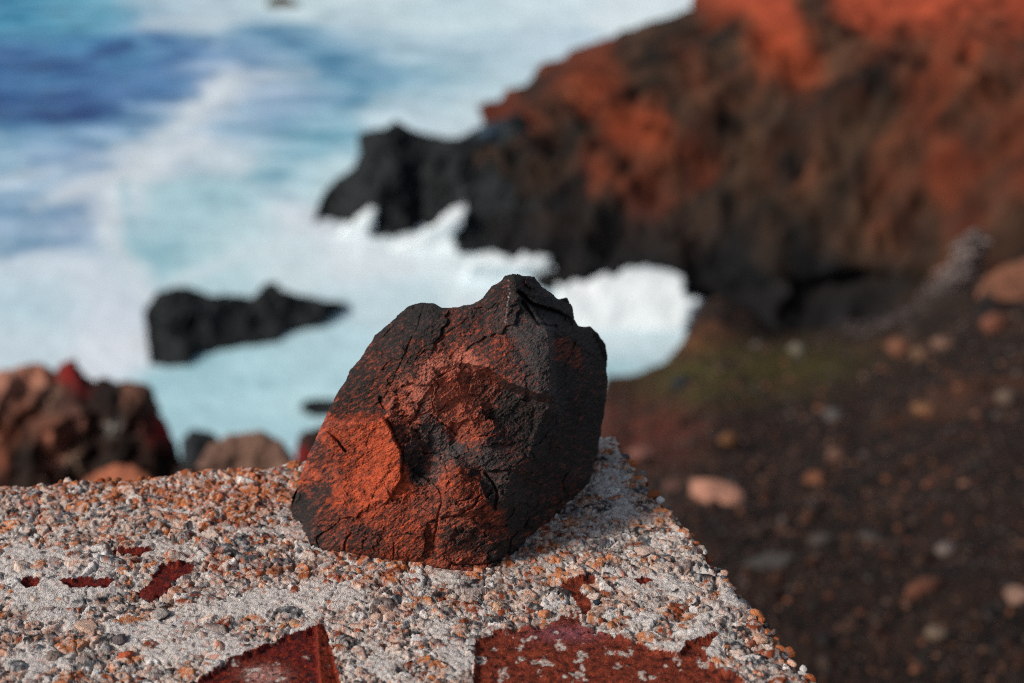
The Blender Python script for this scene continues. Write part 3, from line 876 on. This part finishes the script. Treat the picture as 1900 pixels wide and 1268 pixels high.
for k, (pl, dz, lab) in enumerate(PATCH):
    d = sdf(kpx, kpy, pl) + wob * (.5 if k != 1 else .65) - (np.where((kpx > 575) & (k == 0), wob * .5, 0))
    hole = fbm2(BX / .011, BY / .011, 3, 170 + k)
    inside = d > 0
    flat = smooth01(d, 0, 5)
    tgt = dz + .0013 * fbm2(BX / .008, BY / .008, 4, 180) + .0005 * fbm2(BX / .002, BY / .002, 2, 181)
    if k == 0:
        lip = np.interp(kpy, [1155, 1290], [585, 594])
        f = smooth01(kpx, lip - 3, lip + 2)
        tgt = tgt + f * (.0058 - np.clip(kpx - lip, 0, 60) * .00011)
    Z = np.where(inside, Z * (1 - flat) + tgt * flat, Z)
    rc = mix((.045, .006, .004), (.17, .020, .009), .45 + 1.2 * fbm2(BX / .004, BY / .004, 4, 190 + k))
    if k == 1:
        rc = mix((.085, .018, .011), (.23, .045, .022), .45 + 1.2 * fbm2(BX / .006, BY / .006, 4, 195))
        rc = mix(rc, (.20, .075, .10), .7 * np.exp(-((kpx - 1050) / 70) ** 2 - ((kpy - 1172) / 16) ** 2))
    if k == 0:
        rc = mix(rc, (.19, .03, .014), smooth01(kpx, lip - 1, lip + 2) * .8)
        spk = np.exp(-((kpx - 490) / 36) ** 2 - ((kpy - 1248) / 16) ** 2) * (1 + 1.5 * fbm2(BX / .003, BY / .003, 3, 198))
        rc = mix(rc, (.42, .24, .21), np.clip(spk, 0, .85))
    rc = mix(rc, (.012, .006, .005), smooth01(fbm2(BX / .005, BY / .004, 4, 210 + k), .12, .4) * .8)
    rc = mix(rc, (.36, .045, .018), smooth01(fbm2(BX / .003, BY / .0025, 3, 220 + k), .25, .45) * .7)
    if k < 2:
        rc = mix(rc, (.46, .42, .38), smooth01(hole + .10 * (k == 1), .30, .38) * .85 * smooth01(fbm2(BX / .003, BY / .003, 2, 199), -.3, .1))
    col = np.where(inside[..., None], rc, col)
    pid[inside] = k
# the rim: rounded, broken, the chips standing out of it
rimn = np.stack([BX / .012, BY / .012, drop / .02], -1)
jag = .0045 * fbm3(rimn, 4, 201) + .006 * fbm3(rimn / 4, 2, 205)
rim = np.exp(-(edge_d / .006) ** 2)
wall = drop > 0
Z = Z - .006 * np.clip(1 - edge_d / .007, 0, 1) ** 2
fadew = np.where(wall, np.exp(-drop / .05), rim)
outx, outy = np.zeros_like(BX), np.zeros_like(BX)
nR = np.array([-eR[1], eR[0]])
nR *= -np.sign(nR @ eB)
nB = np.array([-eB[1], eB[0]])
nB *= -np.sign(nB @ eR)
wR, wB = np.exp(-(SS / .006) ** 2), np.exp(-(TT / .006) ** 2)
BX2 = BX + (nR[0] * wR + nB[0] * wB) * jag * fadew * 1.6
BY2 = BY + (nR[1] * wR + nB[1] * wB) * jag * fadew * 1.6
ZZ = ZT + Z - drop + .002 * wall * fbm3(rimn, 3, 210)
BV = np.stack([BX2, BY2, ZZ], -1).reshape(-1, 3)
bq = grid_quads(*Z.shape)
e1, e2 = BV[bq[:, 1]] - BV[bq[:, 0]], BV[bq[:, 3]] - BV[bq[:, 0]]
if np.median(np.cross(e1, e2)[:, 2]) < 0:
    bq = bq[:, ::-1]
fid = pid.ravel()[bq]
fp = np.where((fid == fid[:, :1]).all(1), fid[:, 0], -1)
colf = np.clip(col, .01, .8).reshape(-1, 3)


def sub_mesh(name, sel, mat, parent):
    q = bq[sel]
    used, inv = np.unique(q, return_inverse=True)
    return mesh_np(name, BV[used], inv.reshape(q.shape), mat, colf[used], parent)


block = sub_mesh('concrete_block', fp < 0, M_CONC, None)
tag(block, 'weathered pale concrete block studded with stone chips and stained red, carrying the big stone', 'concrete block')
for k, (pl, dz, lab) in enumerate(PATCH):
    if (fp == k).sum() > 20:
        o = sub_mesh('red_patch', fp == k, M_RED, block)
        o['label'] = lab
# larger stones set in the concrete
for i, (x, y, w, cl, fl, lab) in enumerate([(1107, 1118, 17, (.028, .036, .048), .6, 'small blue black stone set in the concrete'), (452, 1114, 11, (.66, .68, .70), .7, 'tiny white stone chip'),
    (160, 1166, 46, (.52, .36, .28), .35, 'wide beige stone beside the crack'), (222, 1190, 30, (.13, .11, .115), .6, 'rounded dark grey stone'), (298, 1140, 34, (.34, .31, .29), .45, 'grey speckled stone'),
    (1010, 1140, 26, (.50, .21, .11), .4, 'flat orange stone'), (700, 1150, 32, (.52, .36, .29), .5, 'pale round stone near the middle'), (1195, 1024, 42, (.50, .38, .33), .35, 'flat pale pink stone on the right'),
    (925, 1128, 30, (.50, .32, .22), .5, 'tan striped stone'), (100, 1220, 34, (.20, .16, .14), .5, 'brown stone at lower left'), (235, 1218, 34, (.42, .10, .05), .4, 'red stone at lower left'),
    (545, 1158, 30, (.40, .25, .16), .4, 'brown stone above the large red patch'), (85, 930, 28, (.50, .40, .34), .6, 'pale stone standing on the far edge'), (545, 868, 34, (.46, .16, .07), .7, 'orange stone at the left foot of the big stone'),
    (1412, 1190, 34, (.48, .30, .22), .6, 'pinkish stone on the right edge'), (1340, 1078, 24, (.14, .13, .15), .6, 'slate stone on the right edge')]):
    p = at_z(x, y, ZT)
    R = w * np.linalg.norm(p - [0, 0, H]) / F / 2
    V, Q = stone_mesh(60 + i, 4, 12)
    V = (V * [R, R * .8, R * fl]) @ rotz(i * 1.3).T
    V += .06 * R * n3(V / R * 5, i)[:, None] * V / R
    o = mesh_np('embedded_stone', V + p + [0, 0, R * fl * .25], Q, M_CONC, np.broadcast_to(cl, V.shape) * (1 + .3 * n3(V / R * 3, i + 5))[:, None], block)
    o['label'] = lab
# chips that stand out of the broken rim
Vs, Qs, Cs, nv = [], [], [], 0
for k in range(950):
    if r2.random() < .6:
        p2 = CORN + eB * r2.uniform(0, .55) + eR * r2.uniform(-.002, .006)
    else:
        p2 = CORN + eR * r2.uniform(0, .36) + eB * r2.uniform(-.002, .006)
    R = r2.uniform(.0012, .0036) if r2.random() < .93 else r2.uniform(.004, .0058)
    V, Q = LOWS[r2.integers(8)]
    V = V * [R, R * r2.uniform(.6, 1), R * r2.uniform(.4, .9)] @ rotz(r2.uniform(0, 6.28)).T + np.array([p2[0], p2[1], ZT + r2.uniform(-.010, -.0006)])
    Vs.append(V)
    Qs.append(Q + nv)
    nv += len(V)
    qx, qy = project(np.array([p2[0], p2[1], ZT]))
    c0 = CHC[r2.choice(len(CH), p=CHW)] * r2.uniform(.6, 1.1)
    if r2.random() < (.55 if qx < 600 else .2):
        c0 = np.array((.46, .15, .06)) * r2.uniform(.5, 1.1)
    Cs.append(np.broadcast_to(c0, V.shape))
o = mesh_np('aggregate', np.concatenate(Vs), np.concatenate(Qs), M_CONC, np.concatenate(Cs), block, flat=True)
o['kind'] = 'stuff'

# ------------------------------------------------------------------ the big stone
OUT = [(952, 507), (972, 512), (991, 513), (1008, 534), (1035, 553), (1052, 553), (1063, 570), (1067, 592), (1074, 606), (1094, 605), (1111, 619), (1123, 639), (1127, 658), (1127, 700),
 (1125, 744), (1117, 793), (1109, 844), (1094, 896), (1067, 927), (1052, 942), (1043, 964), (1013, 979), (977, 1001), (969, 1023), (940, 1042), (906, 1062), (871, 1062), (832, 1057), (788, 1052),
 (730, 1045), (671, 1032), (622, 1025), (573, 1018), (556, 993), (542, 964), (544, 935), (554, 900), (566, 856), (581, 822), (598, 785), (612, 754), (632, 720), (652, 685), (671, 661), (696, 622),
 (713, 608), (735, 588), (754, 570), (779, 561), (803, 562), (823, 571), (847, 569), (876, 564), (896, 553), (911, 531), (933, 519), (937, 513)]
RIMY = [(906, 1062, .737), (788, 1052, .741), (671, 1032, .750), (573, 1018, .764), (545, 965, .797), (566, 856, .802), (598, 785, .800), (652, 685, .806), (713, 608, .812), (785, 561, .815), (847, 569, .805), (896, 553, .805),
 (952, 507, .812), (1008, 534, .822), (1063, 570, .838), (1094, 605, .852), (1127, 680, .862), (1125, 744, .862), (1109, 844, .852), (1094, 896, .842), (1052, 942, .816), (1013, 979, .790), (969, 1023, .764)]
CTRL = [(607, 792, .779), (660, 784, .768), (714, 780, .762), (742, 830, .756), (750, 885, .7555), (690, 860, .762), (600, 930, .776), (640, 900, .768), (585, 985, .772), (640, 1010, .753), (740, 960, .747), (720, 1020, .744),
 (603, 772, .792), (660, 768, .784), (712, 764, .776), (650, 730, .793), (700, 690, .787), (745, 640, .788), (800, 600, .793), (760, 700, .772), (733, 735, .772), (845, 610, .786),
 (800, 690, .772), (850, 672, .776), (790, 740, .764), (850, 740, .770), (880, 790, .765), (770, 800, .764), (790, 850, .764), (840, 830, .762), (910, 760, .778),
 (800, 900, .752), (850, 880, .742), (900, 890, .745), (930, 940, .742), (870, 960, .734), (812, 950, .740), (824, 952, .737), (806, 1020, .740), (818, 1020, .7375), (925, 1020, .738), (945, 985, .745), (760, 1000, .742),
 (900, 640, .776), (935, 590, .786), (960, 550, .796), (1000, 580, .795), (940, 650, .766), (985, 640, .768), (1000, 690, .756), (905, 682, .764), (945, 710, .757), (1000, 731, .750), (1019, 734, .753), (1022, 640, .772), (1023, 690, .760), (1016, 605, .783),
 (900, 694, .782), (940, 722, .783), (996, 744, .779), (1022, 748, .780), (1030, 640, .796), (1032, 690, .790), (1032, 735, .785), (1026, 600, .800),
 (1080, 640, .826), (1090, 720, .824), (1075, 800, .818), (1040, 790, .790), (1000, 790, .776), (1030, 860, .785), (980, 850, .758), (950, 880, .748), (1060, 880, .810), (1010, 930, .783), (970, 960, .760), (1040, 580, .815)]


def rock_field():
    pts = [(a, b) for a, b, _ in RIMY + CTRL]
    yv = [c for _, _, c in RIMY + CTRL]
    hull = [(500, 480, .83), (1180, 480, .86), (1180, 1100, .85), (500, 1100, .78), (830, 1110, .73), (500, 800, .82), (1180, 800, .88), (830, 480, .84)]
    pts += [(a, b) for a, b, _ in hull]
    yv += [c for _, _, c in hull]
    res = geometry.delaunay_2d_cdt([Vector(p) for p in pts], [], [], 0, 1e-5)
    vs, fs, orig = res[0], res[2], res[3]
    vv = np.array([v[:] for v in vs])
    vy = np.array([yv[o_[0]] for o_ in orig])
    return vv, vy, fs


RV, RY, RF = rock_field()


def rock_y(X, Y):
    out = np.full(X.shape, .80)
    x0, y0, st = X[0, 0], Y[0, 0], X[0, 1] - X[0, 0]
    for f in RF:
        a, b, c = RV[f[0]], RV[f[1]], RV[f[2]]
        lo, hi = np.minimum(np.minimum(a, b), c), np.maximum(np.maximum(a, b), c)
        i0, i1 = max(int((lo[1] - y0) / st), 0), int((hi[1] - y0) / st) + 2
        j0, j1 = max(int((lo[0] - x0) / st), 0), int((hi[0] - x0) / st) + 2
        xs, ys = X[i0:i1, j0:j1], Y[i0:i1, j0:j1]
        if xs.size == 0:
            continue
        den = (b[1] - c[1]) * (a[0] - c[0]) + (c[0] - b[0]) * (a[1] - c[1])
        if abs(den) < 1e-9:
            continue
        l0 = ((b[1] - c[1]) * (xs - c[0]) + (c[0] - b[0]) * (ys - c[1])) / den
        l1 = ((c[1] - a[1]) * (xs - c[0]) + (a[0] - c[0]) * (ys - c[1])) / den
        l2 = 1 - l0 - l1
        m = (l0 >= -1e-6) & (l1 >= -1e-6) & (l2 >= -1e-6)
        out[i0:i1, j0:j1][m] = (l0 * RY[f[0]] + l1 * RY[f[1]] + l2 * RY[f[2]])[m]
    for _ in range(4):
        p = np.pad(out, 1, mode='edge')
        out = (p[1:-1, 1:-1] * 2 + p[:-2, 1:-1] + p[2:, 1:-1] + p[1:-1, :-2] + p[1:-1, 2:]) / 6
    return out


CR = [([(592, 786), (606, 797), (618, 808), (630, 822), (640, 836)], 2.6, .004), ([(640, 836), (668, 850), (676, 842)], 2, .0015),
 ([(814, 908), (820, 928), (816, 948), (810, 975), (806, 1004)], 1.8, .0022), ([(812, 905), (800, 892), (780, 885)], 1.6, .002), ([(903, 880), (916, 898), (922, 915), (918, 945)], 2.6, .004),
 ([(820, 960), (850, 958), (880, 940), (892, 920)], 1.8, .003), ([(640, 1022), (642, 1005), (650, 990)], 2.2, .003), ([(712, 776), (724, 790), (736, 820), (748, 850), (746, 875)], 3, .003),
 ([(730, 1040), (733, 1010)], 1.5, .002), ([(832, 1056), (838, 1042), (850, 1050), (880, 1052), (925, 1040)], 2, .003), ([(545, 972), (566, 1004), (580, 1012)], 2, .0025),
 ([(790, 560), (760, 640), (735, 690), (715, 740)], 1.6, .0012), ([(800, 650), (830, 620), (870, 590)], 1.5, .001), ([(800, 770), (812, 778), (838, 800), (846, 808)], 1.6, .0015), ([(806, 730), (814, 716), (806, 704), (835, 690)], 1.5, .002),
 ([(1022, 900), (1060, 830), (1075, 760), (1127, 700)], 1.6, .001), ([(935, 1042), (950, 1000), (985, 960), (1040, 930)], 2.0, .003), ([(968, 560), (1000, 600), (1030, 605)], 3, .004), ([(960, 540), (990, 565), (1040, 580)], 3, .004), ([(880, 960), (905, 930), (912, 905)], 1.5, .0015)]
ca, sa = math.cos(math.radians(35)), math.sin(math.radians(35))


def rot_uv(X, Y):
    return X * ca - Y * sa, X * sa + Y * ca      # along the bedding (up to the right), across it


SLAB = [([(880, 690), (905, 684), (945, 712), (1000, 733), (1021, 739), (1024, 680), (1018, 610), (980, 560), (900, 590), (860, 650)], .009, [(905, 684), (945, 712), (1000, 733), (1021, 739), (1024, 680), (1016, 610)], 60),
 ([(590, 790), (604, 780), (660, 776), (712, 773), (728, 800), (748, 850), (744, 890), (700, 960), (560, 990), (540, 900)], .005, [(600, 781), (660, 777), (712, 773), (728, 800), (748, 850), (744, 888)], 50),
 ([(816, 906), (850, 876), (890, 892), (908, 930), (880, 950), (824, 960)], .004, [(816, 906), (850, 876), (890, 892), (908, 930), (880, 950)], 60),
 ([(806, 1000), (822, 962), (884, 950), (940, 1000), (932, 1036), (850, 1050), (800, 1042)], -.0004, [(806, 1000), (822, 962), (884, 950)], 60),
 ([(765, 835), (800, 842), (830, 862), (812, 880), (775, 882), (758, 862)], -.003, [(765, 835), (758, 862), (775, 882)], 40),
 ([(960, 540), (990, 562), (1035, 578), (1064, 592), (1060, 640), (1030, 612), (1000, 604), (968, 566)], -.006, [(960, 545), (990, 565), (1035, 580)], 30),
 ([(740, 720), (770, 690), (800, 680), (815, 700), (790, 730), (770, 770), (742, 770)], .0025, [(770, 690), (815, 700), (790, 730), (770, 770)], 40),
 ([(620, 840), (648, 862), (690, 930), (600, 960), (570, 930)], -.0015, [(620, 840), (648, 862), (690, 930)], 40)]
RGH = [(650, 850, .35), (600, 950, .6), (690, 800, .2), (700, 900, .3), (650, 720, .3), (700, 650, .3), (780, 590, .35), (760, 700, .8), (830, 700, .8), (860, 780, .9), (800, 830, 1), (900, 860, 1), (780, 940, .9), (870, 980, 1), (900, 900, 1), (700, 1010, .8),
       (930, 640, .35), (990, 650, .15), (960, 550, .8), (1030, 570, .8), (1080, 680, .3), (1090, 800, .3), (1000, 800, .6), (980, 900, .8), (1050, 900, .5), (850, 600, .4)]


def rock_extra(X, Y, D):
    U, W = rot_uv(X, Y)
    wu, ww = 10 * fbm2(X / 40, Y / 40, 3, 301), 10 * fbm2(X / 40, Y / 40, 3, 302)
    core = smooth01(D, 0, 14)
    rg = blend_points(X, Y, RGH, 30)[..., 0]
    h = .0046 * chips((U + 1.6 * wu) / 78, (W + 1.6 * ww) / 48, 6, .9) * rg
    h = h + .0013 * chips((U + 2.5 * wu) / 30, (W + 2.5 * ww) / 17, 5, 1.0) * rg
    h = h + .0004 * chips((U + wu) / 9, (W + ww) / 5, 9, 1.2) * smooth01(fbm2(X / 30, Y / 30, 2, 330), -.1, .3)
    h = h + .0005 * fbm2(U / 3.2, W / 2.0, 2, 333)
    h = h + .0012 * fbm2(U / 34, W / 14, 4, 310) + .0007 * fbm2(U / 7, W / 3.4, 3, 320)
    # knobbly band beside the upper left dark bevel
    kn = np.exp(-(pdist(X, Y, [(735, 730), (760, 770), (765, 800)]) / 24) ** 2)
    h = h + kn * .0035 * chips(X / 13 + .1 * wu, Y / 11, 13, .8)
    for pl, ht, line, reach in SLAB:
        sd = sdf(X + .35 * wu, Y + .35 * ww, pl)
        fd = np.exp(-(pdist(X, Y, line) / reach) ** 2)
        h = h + ht * smooth01(sd, -1.5, 2.0) * fd
    h = h * core
    for ln, w, dp in CR:
        d = pdist(X + .5 * wu, Y + .5 * ww, ln)
        h = h - dp * np.exp(-(d / w) ** 2)
    return -h


RC = [  # x, y, (orange, pink, grey)
 (620, 800, (.75, .1, .1)), (660, 800, (.85, .05, .1)), (700, 800, (1, 0, .1)), (720, 840, (1.2, 0, 0)), (725, 870, (1.2, 0, 0)), (690, 870, (1.0, 0, 0)), (700, 900, (1.1, 0, 0)), (640, 850, (.68, 0, .1)), (610, 870, (.55, .1, .2)), (575, 880, (.75, .1, .3)), (590, 850, (.4, .1, .3)), (590, 910, (.3, 0, .2)),
 (600, 960, (.42, 0, .1)), (640, 920, (.8, 0, .1)), (680, 930, (.95, 0, .1)), (560, 950, (.1, 0, .2)), (570, 1000, (.2, .2, .3)), (620, 1005, (.38, .2, .1)), (640, 960, (.48, 0, .1)), (700, 960, (.6, 0, .1)), (680, 1000, (.36, .1, .1)), (740, 900, (.95, 0, .1)), (740, 950, (.55, 0, .1)), (740, 1020, (.62, .1, .1)), (720, 1035, (.5, 0, .1)), (660, 1020, (.45, 0, .1)),
 (790, 930, (.5, .2, .1)), (780, 990, (.58, .1, .1)), (840, 890, (.62, .1, .1)), (870, 920, (.55, .1, .1)), (850, 950, (.5, .3, .1)), (900, 960, (.55, .1, .1)), (860, 1000, (.3, .1, .1)), (890, 1010, (.3, .1, .1)), (850, 1045, (.58, .3, .1)), (880, 1050, (.5, .3, .1)),
 (910, 985, (.4, .1, .1)), (930, 1030, (.1, 0, .2)), (790, 1030, (.5, .1, .1)), (880, 850, (.28, .2, .5)), (930, 870, (.2, .3, .4)), (800, 855, (.3, .7, .6)), (765, 850, (.12, .2, .3)), (775, 875, (.08, .2, .3)), (805, 868, (.4, .9, .5)),
 (660, 720, (.22, 0, .05)), (640, 755, (.32, 0, 0)), (690, 750, (.36, 0, 0)), (700, 680, (.3, 0, .05)), (720, 720, (.38, .1, .1)), (740, 620, (.18, 0, .15)), (780, 580, (.0, 0, .15)), (770, 650, (.28, 0, .1)), (800, 610, (.12, 0, .2)), (760, 680, (.34, .2, .2)),
 (735, 740, (.58, .5, .1)), (760, 770, (.6, .4, .1)), (750, 800, (.4, .3, .2)), (780, 720, (.62, .8, .3)), (800, 690, (.68, 1, .3)), (850, 670, (.7, 1, .3)), (880, 690, (.6, .8, .3)), (830, 710, (.78, .4, .1)), (850, 740, (.82, .5, .1)), (820, 760, (.7, .6, .2)), (860, 780, (.72, .4, .1)),
 (900, 740, (.48, .7, .3)), (880, 810, (.62, .3, .1)), (900, 800, (.45, .2, .2)), (850, 800, (.6, .3, .3)), (790, 770, (.36, .4, .9)), (800, 800, (.2, .4, 1.1)), (840, 830, (.18, .3, 1.1)), (780, 830, (.3, .7, .8)), (900, 840, (.2, .1, 1)), (940, 810, (.26, 0, .5)), (960, 840, (.28, 0, .35)), (950, 870, (.26, 0, .3)),
 (940, 760, (.08, 0, .2)), (980, 780, (.12, 0, .1)), (990, 830, (.12, 0, .15)), (1000, 800, (.08, 0, .4)), (950, 900, (.12, .1, .4)), (930, 910, (.15, .6, .4)), (980, 900, (.16, 0, .1)), (1040, 850, (.16, 0, 0)), (1080, 800, (.14, 0, 0)), (1090, 700, (.2, 0, .1)), (1110, 740, (.16, 0, .1)), (1080, 900, (.25, 0, 0)), (1040, 930, (.25, 0, .05)), (980, 960, (.1, 0, .05)), (1000, 980, (.36, 0, .1)),
 (850, 600, (.36, 0, .3)), (880, 610, (.38, 0, .35)), (830, 640, (.4, .1, .3)), (900, 640, (.36, 0, .4)), (930, 640, (.5, 0, .4)), (880, 580, (.24, 0, .3)), (920, 600, (.26, 0, .4)), (950, 560, (.16, 0, .3)), (930, 540, (.22, 0, .2)), (965, 520, (.1, 0, .1)), (960, 610, (.2, 0, .7)), (990, 620, (.12, 0, .8)), (1000, 660, (.12, 0, .8)), (950, 690, (.42, 0, .5)), (970, 700, (.28, 0, .7)),
 (930, 680, (.45, 0, .4)), (960, 660, (.26, 0, .7)), (1010, 715, (.2, .1, .8)), (990, 560, (.03, 0, .15)), (1030, 580, (.03, 0, .15)), (1050, 655, (.42, 0, .1)), (1065, 662, (.42, 0, .1)), (1080, 620, (.08, 0, .1)), (1100, 650, (.1, 0, .1)), (1040, 700, (.03, 0, .1))]


def rock_col(X, Y, P, D):
    U, W = rot_uv(X, Y)
    wu, ww = 12 * fbm2(U / 30, W / 16, 4, 401), 12 * fbm2(U / 30, W / 16, 4, 402)
    v = blend_points(X + wu, Y + ww, RC, 13)
    st = fbm2(U / 16, W / 5, 5, 410, .6)
    fine = fbm2(U / 4, W / 2.5, 3, 420)
    o_ = 1.12 * v[..., 0] + .07 + .95 * st + .45 * fine
    o_ = smooth01(o_, .22, .95)
    g = np.clip(v[..., 2] + .5 * st, 0, 1.2)
    pk = np.clip(v[..., 1] + .4 * fbm2(U / 20, W / 9, 3, 430), 0, 1)
    c = mix((.0125, .0105, .0100), (.066, .066, .071), g * (.6 + .9 * fine))
    org = mix((.055, .013, .009), (.46, .078, .028), .16 + .52 * np.clip(v[..., 0], 0, 1.2) + 1.35 * fbm2(U / 14, W / 8, 5, 440, .65))
    org = mix(org, (.40, .14, .10), pk * (.75 + .6 * fine))
    c = mix(c, org, o_ * np.clip(.5 + v[..., 0], 0, 1))
    sp = fbm2(X / 2.2, Y / 2.2, 2, 450)
    c = mix(c, (.5, .33, .28), smooth01(sp, .62, .75) * .5)
    for ln in ([(942, 516), (945, 545), (941, 570), (938, 600)],):
        d = pdist(X + 2 * n2(X / 6, Y / 6, 1), Y, ln)
        c = mix(c, (.36, .26, .24), np.exp(-(d / 1.2) ** 2) * np.clip(.3 + 1.5 * fbm2(X / 5, Y / 5, 2, 455), 0, 1))
    return c


o = relief('stone', OUT, rock_y, .95, .10, 9, 0.0, .05, rock_col, M_ROCK, 300, 1.6, ZT + .001, rock_extra)
tag(o, 'large angular dark stone with rust orange broken faces standing on the concrete block', 'stone')
